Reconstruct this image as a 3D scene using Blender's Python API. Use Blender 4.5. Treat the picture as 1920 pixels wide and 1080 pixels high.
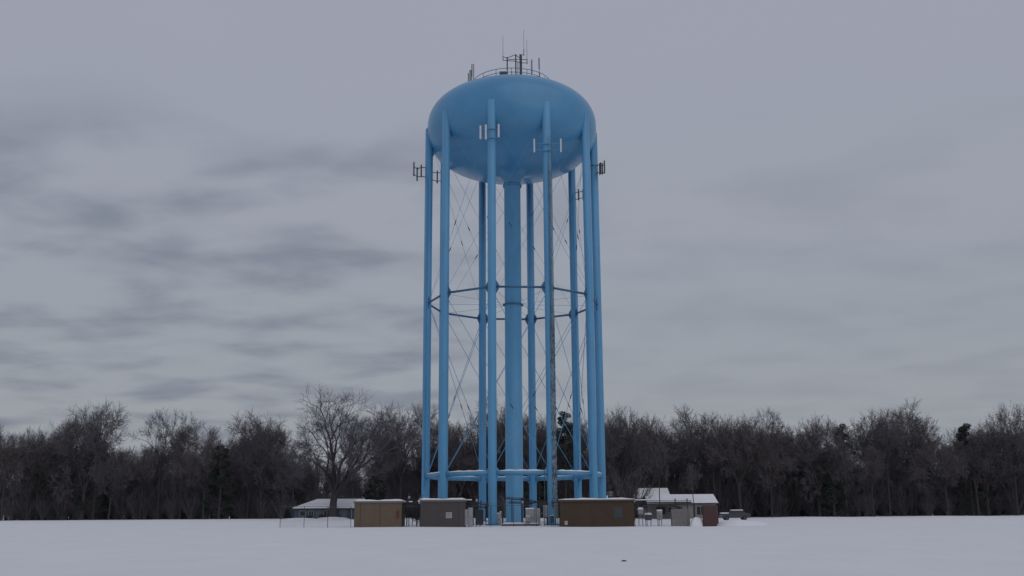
import bpy, math, numpy as np
from mathutils import Matrix, Vector
rnd = np.random.default_rng(7)
for o in list(bpy.data.objects): bpy.data.objects.remove(o)
scene = bpy.context.scene
COL = scene.collection

# ------------------------------------------------------------------ camera
cam_data = bpy.data.cameras.new("camera")
cam_data.sensor_width = 36.0
cam_data.lens = 1947.08 / 1920 * 36.0
cam_data.clip_start = 0.1
cam_data.clip_end = 3000
cam = bpy.data.objects.new("camera", cam_data)
COL.objects.link(cam)
PITCH = math.radians(12.2952); ROLL = math.radians(-0.39739)
cam.matrix_world = (Matrix.Translation((0, 0, 1.5)) @ Matrix.Rotation(math.pi / 2 + PITCH, 4, 'X')
                    @ Matrix.Rotation(ROLL, 4, 'Z'))
scene.camera = cam

# ------------------------------------------------------------------ sky and light
SUN_EL, SUN_AZ = math.radians(42), math.radians(150)     # azimuth clockwise from +Y: behind the camera, to the right
world = bpy.data.worlds.new("World"); scene.world = world
world.use_nodes = True
nt = world.node_tree; nt.nodes.clear()
def wn(t, **k):
    n = nt.nodes.new(t)
    for a, b in k.items(): setattr(n, a, b)
    return n
def wl(a, b): nt.links.new(a, b)
def wmath(op, a, b=None, c=None, clamp=False):
    n = wn('ShaderNodeMath', operation=op, use_clamp=clamp)
    for i, v in enumerate((a, b, c)):
        if v is None: continue
        if hasattr(v, 'type'): wl(v, n.inputs[i])
        else: n.inputs[i].default_value = v
    return n.outputs[0]
sky = wn('ShaderNodeTexSky', sky_type='NISHITA', sun_disc=False)
sky.sun_elevation = SUN_EL; sky.sun_rotation = SUN_AZ
sky.air_density = 1.5; sky.dust_density = 3
tc = wn('ShaderNodeTexCoord')
sep = wn('ShaderNodeSeparateXYZ'); wl(tc.outputs['Generated'], sep.inputs[0])
up = wmath('MAXIMUM', sep.outputs[2], 0.0)
den = wmath('ADD', up, 0.16)
px = wmath('DIVIDE', sep.outputs[0], den); py = wmath('DIVIDE', sep.outputs[1], den)
cmb = wn('ShaderNodeCombineXYZ'); wl(px, cmb.inputs[0]); wl(py, cmb.inputs[1])
mp = wn('ShaderNodeMapping'); wl(cmb.outputs[0], mp.inputs[0])
mp.inputs['Scale'].default_value = (1.5, 1.9, 1); mp.inputs['Location'].default_value = (3.0, -0.86, 0)
mp.inputs['Rotation'].default_value = (0, 0, 0.12)
n1 = wn('ShaderNodeTexNoise'); wl(mp.outputs[0], n1.inputs['Vector'])
n1.inputs['Scale'].default_value = 2.1; n1.inputs['Detail'].default_value = 5; n1.inputs['Roughness'].default_value = .45
n1.inputs['Distortion'].default_value = .15
# the dark bank lies to the left, low in the sky; the rest is a thin even overcast
az = wmath('DIVIDE', sep.outputs[0], wmath('MAXIMUM', sep.outputs[1], 0.05))
left = wn('ShaderNodeMapRange', clamp=True); wl(az, left.inputs[0])
left.inputs[1].default_value = 0.12; left.inputs[2].default_value = -0.14; left.inputs[3].default_value = .28; left.inputs[4].default_value = 1
left.interpolation_type = 'SMOOTHSTEP'
elv = wn('ShaderNodeMapRange', clamp=True); wl(sep.outputs[2], elv.inputs[0])
elv.inputs[1].default_value = 0.39; elv.inputs[2].default_value = 0.29; elv.inputs[3].default_value = .06; elv.inputs[4].default_value = 1
elv.interpolation_type = 'SMOOTHSTEP'
cr = wn('ShaderNodeMapRange', clamp=True); wl(n1.outputs[0], cr.inputs[0])
cr.inputs[1].default_value = 0.38; cr.inputs[2].default_value = 0.74; cr.interpolation_type = 'SMOOTHSTEP'
fac = wmath('MULTIPLY', wmath('MULTIPLY', cr.outputs[0], left.outputs[0]), elv.outputs[0])
grad = wn('ShaderNodeValToRGB'); wl(up, grad.inputs[0])
g = grad.color_ramp
g.elements[0].position = 0.0; g.elements[0].color = (0.325, 0.340, 0.372, 1)
g.elements[1].position = 0.42; g.elements[1].color = (0.338, 0.356, 0.432, 1)
e = g.elements.new(0.16); e.color = (0.316, 0.343, 0.389, 1)
e = g.elements.new(0.28); e.color = (0.330, 0.352, 0.412, 1)
mixc = wn('ShaderNodeMix', data_type='RGBA'); wl(fac, mixc.inputs[0]); wl(grad.outputs[0], mixc.inputs[6])
mixc.inputs[7].default_value = (0.203, 0.225, 0.281, 1)
sc10 = wn('ShaderNodeVectorMath', operation='SCALE'); wl(mixc.outputs[2], sc10.inputs[0]); sc10.inputs['Scale'].default_value = 10.0
mixs = wn('ShaderNodeMix', data_type='RGBA'); mixs.inputs[0].default_value = 0.96
wl(sky.outputs[0], mixs.inputs[6]); wl(sc10.outputs[0], mixs.inputs[7])
bg = wn('ShaderNodeBackground'); bg.inputs['Strength'].default_value = 0.1
wl(mixs.outputs[2], bg.inputs['Color'])
wo = wn('ShaderNodeOutputWorld'); wl(bg.outputs[0], wo.inputs[0])

sun_d = bpy.data.lights.new("sun", 'SUN'); sun_d.energy = 0.5; sun_d.angle = math.radians(75); sun_d.color = (1.0, 0.96, 0.92)
sun = bpy.data.objects.new("sun", sun_d); COL.objects.link(sun)
sd = Vector((math.sin(SUN_AZ) * math.cos(SUN_EL), math.cos(SUN_AZ) * math.cos(SUN_EL), math.sin(SUN_EL)))
sun.rotation_euler = sd.to_track_quat('Z', 'Y').to_euler(); sun.location = (60, -60, 80)
scene.view_settings.view_transform = 'Standard'; scene.view_settings.look = 'None'
scene.view_settings.exposure = 0.0; scene.view_settings.gamma = 1.0; scene.view_settings.use_curve_mapping = False

# ------------------------------------------------------------------ materials
def mat(name, color, rough=.7, metal=0, spec=.5, var=.0, scale=3.0, bump=0.0, bscale=20., color2=None, thr=None, stretch=(1, 1, 1)):
    m = bpy.data.materials.new(name); m.use_nodes = True
    t = m.node_tree; b = t.nodes['Principled BSDF']
    b.inputs['Base Color'].default_value = (*color, 1); b.inputs['Roughness'].default_value = rough
    b.inputs['Metallic'].default_value = metal; b.inputs['Specular IOR Level'].default_value = spec
    co = t.nodes.new('ShaderNodeTexCoord'); mpn = t.nodes.new('ShaderNodeMapping')
    t.links.new(co.outputs['Object'], mpn.inputs[0]); mpn.inputs['Scale'].default_value = stretch
    if var or color2:
        n = t.nodes.new('ShaderNodeTexNoise'); t.links.new(mpn.outputs[0], n.inputs['Vector'])
        n.inputs['Scale'].default_value = scale; n.inputs['Detail'].default_value = 6; n.inputs['Roughness'].default_value = .6
        r = t.nodes.new('ShaderNodeValToRGB'); t.links.new(n.outputs[0], r.inputs[0])
        lo, hi = thr or (.35, .65)
        r.color_ramp.elements[0].position = lo; r.color_ramp.elements[1].position = hi
        c2 = color2 or tuple(c * (1 - var) for c in color)
        r.color_ramp.elements[0].color = (*c2, 1); r.color_ramp.elements[1].color = (*color, 1)
        t.links.new(r.outputs[0], b.inputs['Base Color'])
    if bump:
        n = t.nodes.new('ShaderNodeTexNoise'); t.links.new(mpn.outputs[0], n.inputs['Vector'])
        n.inputs['Scale'].default_value = bscale; n.inputs['Detail'].default_value = 5
        bp = t.nodes.new('ShaderNodeBump'); bp.inputs['Strength'].default_value = bump; bp.inputs['Distance'].default_value = .05
        t.links.new(n.outputs[0], bp.inputs['Height']); t.links.new(bp.outputs[0], b.inputs['Normal'])
    return m
M = {}
BLUE = (0.104, 0.332, 0.565)
M['blue'] = mat('blue_paint', BLUE, .38, var=.14, scale=.35, stretch=(3, 3, .5), bump=.05, bscale=3)
M['tank'] = mat('blue_tank_paint', (0.080, 0.290, 0.512), .27, spec=.55, var=.16, scale=.16, bump=.03, bscale=1.2)
M['bluedark'] = mat('blue_paint_dark', (0.05, 0.15, 0.29), .5, var=.3, scale=2)  # darker blue for mid struts, collar, bolts, upper gussets, base plates and railing
M['snow'] = mat('snow', (.80, .81, .83), .8, spec=.25, var=.045, scale=.35, bump=.8, bscale=1.1, stretch=(1, .45, 1))
M['snowcap'] = mat('settled_snow', (.80, .81, .83), .8, spec=.25, var=.06, scale=2, bump=.4, bscale=6)
M['galv'] = mat('galvanised_steel', (.10, .105, .12), .5, metal=.3, var=.3, scale=4)
M['dark'] = mat('dark_steel', (.035, .036, .045), .5, var=.3, scale=4)
M['antenna'] = mat('antenna_grey', (.30, .31, .33), .5, var=.15, scale=2)
M['panel'] = mat('antenna_pale', (.60, .60, .60), .45, var=.08, scale=2)
M['cable'] = mat('cable_grey', (.17, .26, .34), .6, color2=(.04, .065, .09), scale=1.3, thr=(.40, .52), stretch=(1, 1, .8))
M['cable2'] = mat('cable_light', (.28, .35, .41), .6, color2=(.08, .12, .16), scale=2.3, thr=(.45, .60))
M['rust'] = mat('hatch_metal', (.10, .10, .13), .6, var=.3)
M['tan'] = mat('tan_aggregate_panel', (.148, .108, .078), .85, var=.12, scale=1.2, bump=.3, bscale=30)
M['tan2'] = mat('ochre_panel', (.145, .102, .058), .85, var=.15, scale=1.2, bump=.3, bscale=30)
M['greyw'] = mat('grey_aggregate_panel', (.082, .070, .072), .85, var=.12, scale=1.2, bump=.3, bscale=30)
M['brown'] = mat('brown_panel', (.068, .044, .029), .85, var=.15, scale=1.0, bump=.3, bscale=30)
M['brown2'] = mat('brown_trim', (.085, .065, .055), .8, var=.15)
M['soffit'] = mat('grey_fascia', (.16, .145, .14), .8, var=.15)
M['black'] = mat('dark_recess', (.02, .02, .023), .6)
M['louvre'] = mat('slate_louvre', (.055, .065, .072), .5, var=.2)
M['paper'] = mat('weathered_notice', (.40, .40, .42), .7, var=.2, scale=6)
M['red'] = mat('red_sign', (.10, .03, .035), .6, var=.1)
M['cab'] = mat('cabinet_grey', (.34, .34, .36), .55, var=.12, scale=2)
M['green'] = mat('pale_green_enclosure', (.25, .28, .25), .6, var=.15, scale=2)
M['conc'] = mat('concrete', (.12, .10, .11), .9, var=.25, scale=2, bump=.3)
M['housew'] = mat('beige_siding', (.25, .24, .225), .8, var=.08, scale=1, stretch=(1, 1, 8))
M['houseb'] = mat('blue_siding', (.055, .085, .125), .8, var=.15, scale=1, stretch=(1, 1, 8))
M['houseg'] = mat('grey_siding', (.115, .13, .15), .8, var=.1, scale=1)
M['trim'] = mat('white_trim', (.32, .32, .32), .7, var=.08)
M['shingle'] = mat('shingle', (.07, .065, .075), .9, var=.3, scale=4)
M['redfence'] = mat('red_brown_boards', (.085, .040, .038), .85, var=.3, scale=2, stretch=(4, 4, .4))
M['greyboard'] = mat('weathered_grey_boards', (.22, .21, .215), .85, var=.25, scale=2, stretch=(4, 4, .4))
M['bark'] = mat('bark', (.060, .053, .057), .95, var=.35, scale=3, bump=.4, bscale=8, stretch=(2, 2, .5))
M['twig'] = mat('twigs', (.120, .108, .120), .95, var=.25, scale=.4)
M['twig2'] = mat('brown_twigs', (.126, .110, .114), .95, var=.25, scale=.4)
M['brush'] = mat('brushwood', (.130, .120, .134), .95, var=.4, scale=.25)
M['needle'] = mat('pine_needles', (.030, .045, .032), .8, var=.4, scale=.8)
M['bush'] = mat('dark_evergreen_leaves', (.035, .045, .035), .8, var=.4, scale=2)
M['tyre'] = mat('tyre', (.02, .02, .02), .9)
M['carbody'] = mat('dark_car_paint', (.05, .055, .065), .3, var=.05)
M['stone'] = mat('dark_clod', (.05, .048, .05), .9, var=.4, scale=20, bump=.5)
mg = bpy.data.materials.new('window_glass'); mg.use_nodes = True
b = mg.node_tree.nodes['Principled BSDF']; b.inputs['Base Color'].default_value = (.02, .022, .027, 1); b.inputs['Roughness'].default_value = .25
b.inputs['Specular IOR Level'].default_value = .35
M['glass'] = mg

# ------------------------------------------------------------------ mesh helpers
def make_mesh(name, V, F, smooth=False):
    """V (n,3); F list of int arrays (m,k) for k=3/4, or list of lists"""
    me = bpy.data.meshes.new(name)
    V = np.asarray(V, dtype=np.float32).reshape(-1, 3)
    loops, starts, tot, s = [], [], [], 0
    for f in F:
        f = np.asarray(f, dtype=np.int32)
        if f.ndim == 1: f = f[None]
        loops.append(f.ravel()); k = f.shape[1]
        starts.append(s + np.arange(len(f)) * k); tot.append(np.full(len(f), k)); s += f.size
    loops = np.concatenate(loops); starts = np.concatenate(starts); tot = np.concatenate(tot)
    me.vertices.add(len(V)); me.vertices.foreach_set('co', V.ravel())
    me.loops.add(len(loops)); me.loops.foreach_set('vertex_index', loops.astype(np.int32))
    me.polygons.add(len(starts)); me.polygons.foreach_set('loop_start', starts.astype(np.int32))
    me.polygons.foreach_set('loop_total', tot.astype(np.int32))
    me.polygons.foreach_set('use_smooth', np.full(len(starts), smooth))
    me.update(calc_edges=True); me.validate()
    return me
def tubes(P, R, sides):
    """P (N,k,3) polylines, R (N,k) radii -> verts, quads"""
    N, k, _ = P.shape
    d = np.gradient(P, axis=1); d /= np.linalg.norm(d, axis=2, keepdims=True) + 1e-9
    ref = np.where(np.abs(d[:, :1, 2:3]) > .9, np.array([[[1., 0, 0]]]), np.array([[[0, 0, 1.]]]))
    u = np.cross(d, np.broadcast_to(ref, d.shape)); u /= np.linalg.norm(u, axis=2, keepdims=True) + 1e-9
    w = np.cross(d, u)
    a = np.arange(sides) / sides * 2 * np.pi
    V = P[:, :, None, :] + R[:, :, None, None] * (u[:, :, None, :] * np.cos(a)[:, None] + w[:, :, None, :] * np.sin(a)[:, None])
    idx = np.arange(N * k * sides).reshape(N, k, sides)
    A = idx[:, :-1]; B = idx[:, 1:]
    q = np.stack([A, np.roll(A, -1, 2), np.roll(B, -1, 2), B], -1).reshape(-1, 4)
    return V.reshape(-1, 3), q
class MB:
    def __init__(s): s.V = []; s.F = []; s.n = 0
    def add(s, V, F):
        V = np.asarray(V, float).reshape(-1, 3)
        for f in F:
            f = np.asarray(f); s.F.append((f if f.ndim == 2 else f[None]) + s.n)
        s.V.append(V); s.n += len(V); return s
    def box(s, x0, x1, y0, y1, z0, z1, rz=0, piv=None):
        V = np.array([(x, y, z) for z in (z0, z1) for x, y in ((x0, y0), (x1, y0), (x1, y1), (x0, y1))], float)
        if rz:
            c = np.array(piv if piv else ((x0 + x1) / 2, (y0 + y1) / 2)); ca, sa = math.cos(rz), math.sin(rz)
            q = V[:, :2] - c; V[:, 0] = c[0] + q[:, 0] * ca - q[:, 1] * sa; V[:, 1] = c[1] + q[:, 0] * sa + q[:, 1] * ca
        return s.add(V, [np.array([(3, 2, 1, 0), (4, 5, 6, 7), (0, 1, 5, 4), (1, 2, 6, 5), (2, 3, 7, 6), (3, 0, 4, 7)])])
    def rbox(s, x0, x1, y0, y1, z0, z1, r=.1):       # box with chamfered top edges (settled snow, rounded lids)
        V = [(x, y, z0) for x, y in ((x0, y0), (x1, y0), (x1, y1), (x0, y1))]
        V += [(x, y, z1 - r) for x, y in ((x0, y0), (x1, y0), (x1, y1), (x0, y1))]
        V += [(x, y, z1 - r * .3) for x, y in ((x0 + r * .3, y0 + r * .3), (x1 - r * .3, y0 + r * .3), (x1 - r * .3, y1 - r * .3), (x0 + r * .3, y1 - r * .3))]
        V += [(x, y, z1) for x, y in ((x0 + r, y0 + r), (x1 - r, y0 + r), (x1 - r, y1 - r), (x0 + r, y1 - r))]
        F = [(3, 2, 1, 0), (12, 13, 14, 15)]
        for l in range(3):
            for i in range(4): F.append((l * 4 + i, l * 4 + (i + 1) % 4, l * 4 + 4 + (i + 1) % 4, l * 4 + 4 + i))
        return s.add(V, [np.array(F)])
    def tube(s, pts, r, n=8, caps=True):
        P = np.array(pts, float)[None]; R = np.full(P.shape[:2], r) if np.isscalar(r) else np.array(r, float)[None]
        V, q = tubes(P, R, n); F = [q]
        if caps: F += [np.arange(n)[::-1], np.arange(n) + len(V) - n]
        return s.add(V, F)
    def lathe(s, prof, cx, cy, n=48):
        prof = np.array(prof, float); a = np.arange(n) / n * 2 * np.pi
        V = np.stack([cx + prof[:, 0:1] * np.cos(a), cy + prof[:, 0:1] * np.sin(a), np.repeat(prof[:, 1:2], n, 1)], -1)
        idx = np.arange(len(prof) * n).reshape(-1, n); A, B = idx[:-1], idx[1:]
        return s.add(V, [np.stack([A, np.roll(A, -1, 1), np.roll(B, -1, 1), B], -1).reshape(-1, 4)])
    def prism(s, poly, y0, y1):                       # polygon in x,z extruded along y
        n = len(poly); V = [(x, y0, z) for x, z in poly] + [(x, y1, z) for x, z in poly]
        F = [np.arange(n), np.arange(n)[::-1] + n] + [np.array((i + n, (i + 1) % n + n, (i + 1) % n, i)) for i in range(n)]
        return s.add(V, F)
    def prismx(s, poly, x0, x1):                      # polygon in y,z extruded along x
        n = len(poly); V = [(x0, y, z) for y, z in poly] + [(x1, y, z) for y, z in poly]
        F = [np.arange(n)[::-1], np.arange(n) + n] + [np.array((i, (i + 1) % n, (i + 1) % n + n, i + n)) for i in range(n)]
        return s.add(V, F)
    def build(s, name, m, root=None, smooth=False, origin=None, parent=None):
        V = np.concatenate(s.V)
        org = np.array(origin if origin is not None else (root['_o'] if root else (0, 0, 0)))
        me = make_mesh(name, V - org, s.F, smooth); me.materials.append(M[m] if isinstance(m, str) else m)
        o = bpy.data.objects.new(name, me); COL.objects.link(o)
        if parent is not None: o.parent = parent
        elif root is not None: o.parent = root
        else: o.location = org
        return o
def tag(o, label=None, cat=None, group=None, kind=None):
    if label: o['label'] = label
    if cat: o['category'] = cat
    if group: o['group'] = group
    if kind: o['kind'] = kind
    return o
def thing(name, loc, label, cat, group=None):
    o = bpy.data.objects.new(name, None); COL.objects.link(o); o.location = loc; o.empty_display_size = .3
    o['_o'] = [float(v) for v in loc]
    return tag(o, label, cat, group)

# ------------------------------------------------------------------ ground
def sstep(a, b, x):
    t = np.clip((x - a) / (b - a), 0, 1); return t * t * (3 - 2 * t)
def ground(x, y):
    x = np.asarray(x, float); y = np.asarray(y, float)
    z = .10 - .0045 * np.clip(x, -40, 40) * sstep(60, 110, y) - .03 * (1 - sstep(40, 90, y))
    z = z + .42 * sstep(122.5, 143, y) + .25 * sstep(160, 200, y)
    z = z + .018 * np.sin(x * .45 + 1.1 * np.sin(y * .16)) + .014 * np.sin(y * .6 + x * .17) * (1 - .5 * sstep(100, 130, y))
    z = z + .05 * sstep(15, 60, x) * np.sin(x * .25) * sstep(100, 130, y)
    return z
def gz(x, y): return float(ground(x, y))
def grid(xs, ys):
    X, Y = np.meshgrid(xs, ys); Z = ground(X, Y)
    idx = np.arange(X.size).reshape(X.shape)
    q = np.stack([idx[:-1, :-1], idx[:-1, 1:], idx[1:, 1:], idx[1:, :-1]], -1).reshape(-1, 4)
    return np.stack([X, Y, Z], -1).reshape(-1, 3), q
xs = np.concatenate([np.linspace(-1600, -130, 12), np.linspace(-120, 120, 241), np.linspace(130, 1600, 12)])
ys = np.concatenate([np.linspace(-400, -10, 8), np.linspace(0, 60, 121), np.linspace(61, 240, 180), np.linspace(260, 2400, 14)])
V, q = grid(xs, ys)
tag(MB().add(V, [q]).build('snowy_ground', 'snow', smooth=True), kind='structure')

# ------------------------------------------------------------------ water tower
TX, TY, R0 = 0.137, 140.83, 11.8
PH = 4.78
ANG = {k: math.radians(v + PH) for k, v in dict(A=-90, B=-54, C=-18, D=18, E=54, F=90, G=126, H=162, I=-162, J=-126).items()}
ORD = 'ABCDEFGHIJ'
def lp(k, r=R0): return np.array([TX + r * math.sin(ANG[k]), TY - r * math.cos(ANG[k])])
ZM, ZB, ZT = 29.9, 6.5, 55.2
tw = thing('water_tower', (TX, TY, .5), 'tall sky blue water tower with oblate tank on ten tubular legs', 'water tower')
# tank profile: superellipse, riser bell at the bottom
RT, BT, ZC, NE = 12.06, 6.75, 55.3, 2.36
BU = 6.28
prof = []
for t in np.linspace(-math.pi / 2, math.pi / 2, 90):
    c, s = math.cos(t), math.sin(t)
    r = RT * abs(c) ** (2 / NE); z = ZC + (BU if s > 0 else -BT) * abs(s) ** (2 / NE)
    if s < 0 and r < 2.6: continue
    prof.append((max(r, .001), z))
zb0 = prof[0][1]
bell = [(1.17, 46.9), (1.2, 47.3), (1.35, 47.8), (1.65, 48.25), (2.1, 48.5)]
prof = [p for p in bell if p[1] < zb0 + .02] + prof
tank = MB().lathe(prof, TX, TY, 144).build('tank', 'tank', tw, smooth=True)
riser = MB().lathe([(1.32, .4), (1.32, .62), (1.17, .66), (1.15, 46.9), (1.34, 46.92), (1.34, 47.06), (1.17, 47.08)], TX, TY, 48).build('riser_pipe', 'blue', tw, smooth=False)
for p in riser.data.polygons: p.use_smooth = abs(p.normal.z) < .5
c = MB().lathe([(1.15, 29.72), (1.45, 29.72), (1.45, 29.86), (1.15, 29.86)], TX, TY, 40)
c.build('riser_collar', 'bluedark', tw)
for i in range(20):
    a = i / 20 * 2 * math.pi; MB().tube([(TX + 1.25 * math.cos(a), TY + 1.25 * math.sin(a), 46.78), (TX + 1.25 * math.cos(a), TY + 1.25 * math.sin(a), 47.2)], .06, 6).build('flange_bolt', 'bluedark', tw, parent=riser)
LR = .54
for k in ORD:
    x, y = lp(k); zb = gz(x, y) - .3
    # leg: top closed by a slanting cap
    n = 28; a = np.arange(n) / n * 2 * np.pi
    ins = np.array([TX - x, TY - y]); ins /= np.linalg.norm(ins)
    top = ZT + .35 + .55 * (np.cos(a) * ins[0] + np.sin(a) * ins[1]) * LR * 1.6
    ring = lambda zz: np.stack([x + LR * np.cos(a), y + LR * np.sin(a), np.broadcast_to(zz, a.shape)], -1)
    V = np.concatenate([ring(zb), ring(ZM), ring(top)])
    idx = np.arange(3 * n).reshape(3, n)
    q = np.stack([idx[:-1], np.roll(idx[:-1], -1, 1), np.roll(idx[1:], -1, 1), idx[1:]], -1).reshape(-1, 4)
    leg = MB().add(V, [q, idx[2]]).build('leg', 'blue', tw)
    for p in leg.data.polygons: p.use_smooth = len(p.vertices) == 4
    # bracket wing welded between leg and tank, gusset collars at both rings
    g = MB(); cxy = (x + ins[0] * .55, y + ins[1] * .55)
    ang = math.atan2(ins[1], ins[0])
    gp = [(0.0, ZT - 4.2), (.35, ZT - 3.6), (1.2, ZT - 2.0), (1.3, ZT), (0.0, ZT)]
    V = []
    for sgn in (-.05, .05):
        for (u, z) in gp:
            V.append((x + ins[0] * (LR * .9 + u) - ins[1] * sgn, y + ins[1] * (LR * .9 + u) + ins[0] * sgn, z))
    g.add(V, [np.arange(5), np.arange(5)[::-1] + 5] + [np.array((i, (i + 1) % 5, (i + 1) % 5 + 5, i + 5)) for i in range(5)])
    g.build('tank_bracket', 'blue', tw, parent=leg)
    for zz, h in ((ZM, 1.5), (ZB, 1.1)):
        i = ORD.index(k)
        for nb in (ORD[(i + 1) % 10], ORD[i - 1]):
            d = lp(nb) - np.array([x, y]); d /= np.linalg.norm(d); nx, ny = -d[1] * .04, d[0] * .04
            poly = [(LR * .9, -h / 2 - .2), (LR + .38, -.25), (LR + .38, .25), (LR * .9, h / 2 + .2)]
            V = [(x + d[0] * u + s * nx, y + d[1] * u + s * ny, zz + w) for s in (-1, 1) for u, w in poly]
            g = MB().add(V, [np.arange(4), np.arange(4)[::-1] + 4] + [np.array((j, (j + 1) % 4, (j + 1) % 4 + 4, j + 4)) for j in range(4)])
            g.build('gusset_plate', 'bluedark' if zz > 20 else 'blue', tw, parent=leg)
    for zz in (14.2, 22.3, 38.0, 46.2):
        MB().lathe([(LR, zz), (LR + .008, zz + .01), (LR + .008, zz + .05), (LR, zz + .06)], x, y, 28).build('weld_band', 'blue', tw, parent=leg)
    g = MB().lathe([(LR + .35, zb), (LR + .35, gz(x, y) + .12), (LR, gz(x, y) + .14)], x, y, 20)
    g.build('base_plate', 'bluedark', tw, parent=leg)
for i, k in enumerate(ORD):
    a, b_ = lp(k), lp(ORD[(i + 1) % 10]); d = (b_ - a) / np.linalg.norm(b_ - a)
    p, q2 = a + d * LR * .98, b_ - d * LR * .98
    MB().tube([(*p, ZM), (*q2, ZM)], .145, 10).build('ring_strut', 'bluedark', tw, smooth=True)
    s = MB().tube([(*p, ZB), (*q2, ZB)], .31, 14).build('lower_ring_beam', 'blue', tw, smooth=True)
    # snow lying along the beam: a flattened half round
    nrm = np.array([-d[1], d[0]]); mbs = MB(); K = 14; S = 9; V = []
    for j in range(K):
        t = (j + .3) / (K - .4); c0 = p + (q2 - p) * t; hh = .14 * (1 + .25 * math.sin(j * 1.9 + i)) * min(1, 6 * t, 6 * (1 - t)) + .01
        for m_ in range(S):
            th = math.pi * m_ / (S - 1)
            V.append((*(c0 + nrm * .2 * math.cos(th)), ZB + .24 + hh * math.sin(th)))
    idx = np.arange(K * S).reshape(K, S)
    qq = np.stack([idx[:-1, :-1], idx[1:, :-1], idx[1:, 1:], idx[:-1, 1:]], -1).reshape(-1, 4)
    mbs.add(V, [qq, idx[0], idx[-1][::-1]]).build('snow_strip', 'snowcap', tw, smooth=True, parent=s)
    # spider rod from the ring to the riser collar
    rr = lp(k, R0 - LR); rc = lp(k, 1.4)
    MB().tube([(*rr, ZM - .1), (*rc, ZM - .1)], .022, 5).build('spider_rod', 'blue', tw)
# bracing rods run two legs apart in both tiers, each with a turnbuckle
for i in range(10):
    for st in (2, -2):
        for (z0, z1, r, m) in ((ZB + .2, ZM - .5, .034, 'blue'), (ZM + .5, 53.3, .020, 'blue')):
            a, b_ = lp(ORD[i], R0 - .3), lp(ORD[(i + st) % 10], R0 - .3)
            P0, P1 = np.array([*a, z0]), np.array([*b_, z1])
            off = np.array([0, 0, .16 if st > 0 else 0]); P0 = P0 + off; P1 = P1 + off
            rod = MB().tube([P0, P1], r, 6).build('bracing_rod', m, tw)
            c0 = P0 + (P1 - P0) * (.42 if st > 0 else .36); dd = (P1 - P0) / np.linalg.norm(P1 - P0)
            MB().tube([c0 - dd * .4, c0 - dd * .3, c0 + dd * .3, c0 + dd * .4], [r * 1.2, .065, .065, r * 1.2], 6).build('turnbuckle', 'dark', tw, parent=rod)
# roof railing
rl = MB(); RR = 5.65; ztop = 63.05
def rimz(r): return ZC + BU * (1 - (r / RT) ** NE) ** (1 / NE)
a = np.linspace(0, 2 * math.pi, 73); zr = rimz(RR)
for h in (1.3, .7): rl.tube([(TX + RR * math.cos(v), TY + RR * math.sin(v), zr + h) for v in a], .042, 6, False)
for v in np.linspace(0, 2 * math.pi, 17)[:-1]: rl.tube([(TX + RR * math.cos(v), TY + RR * math.sin(v), zr - .05), (TX + RR * math.cos(v), TY + RR * math.sin(v), zr + 1.3)], .042, 6)
rl.build('roof_railing', 'bluedark', tw, smooth=True)
h = MB().box(-1.55, -.40, 136.6, 137.8, rimz(4) - .3, 62.55).build('roof_hatch', 'rust', tw)
MB().rbox(-1.53, -.42, 136.62, 137.78, 62.553, 62.68, .06).build('snow_cap', 'snowcap', tw, parent=h)
# roof mast frame with crossarms and whip antennas
YR = 140.9; zt = rimz(1)
def pole(name, x, y, z0, z1, r, m, parent=None, n=8): return MB().tube([(x, y, z0), (x, y, z1)], r, n).build(name, m, tw, smooth=False, parent=parent)
fr = MB()
for x, z1 in ((-.47, 66.7), (.78, 67.1), (1.41, 67.15), (1.6, 67.0)): fr.tube([(x, YR, zt - .2), (x, YR, z1)], .09, 8)
fr.tube([(-1.1, YR, 66.75), (-.47, YR, 66.55), (.78, YR, 67.1)], .045, 6); fr.tube([(-1.1, YR, 66.2), (.78, YR, 66.05), (1.41, YR, 65.8), (2.42, YR, 65.75)], .045, 6)
fr.tube([(-.47, YR, 66.3), (1.41, YR, 66.35)], .045, 6); fr.tube([(1.41, YR, 67.0), (1.95, YR, 67.1)], .045, 6)
fr.tube([(1.6, YR, 66.3), (2.42, YR, 66.3)], .045, 6); fr.tube([(.78, YR - .5, 66.8), (1.3, YR + .3, 66.75)], .05, 6)
mast = fr.build('antenna_frame', 'dark', tw)
for x, z0, z1, r, fz in ((-1.08, 66.2, 70.0, .030, 66.9), (1.97, 66.9, 71.0, .042, 67.9), (2.42, 65.6, 69.4, .045, 66.4)):
    w = MB().tube([(x, YR, z0), (x, YR, fz), (x, YR, fz + .02), (x, YR, z1)], [r * 2.0, r * 2.0, r, r * .7], 6)
    w.build('whip_antenna', 'antenna' if r > .04 else 'dark', tw, parent=mast)
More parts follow.
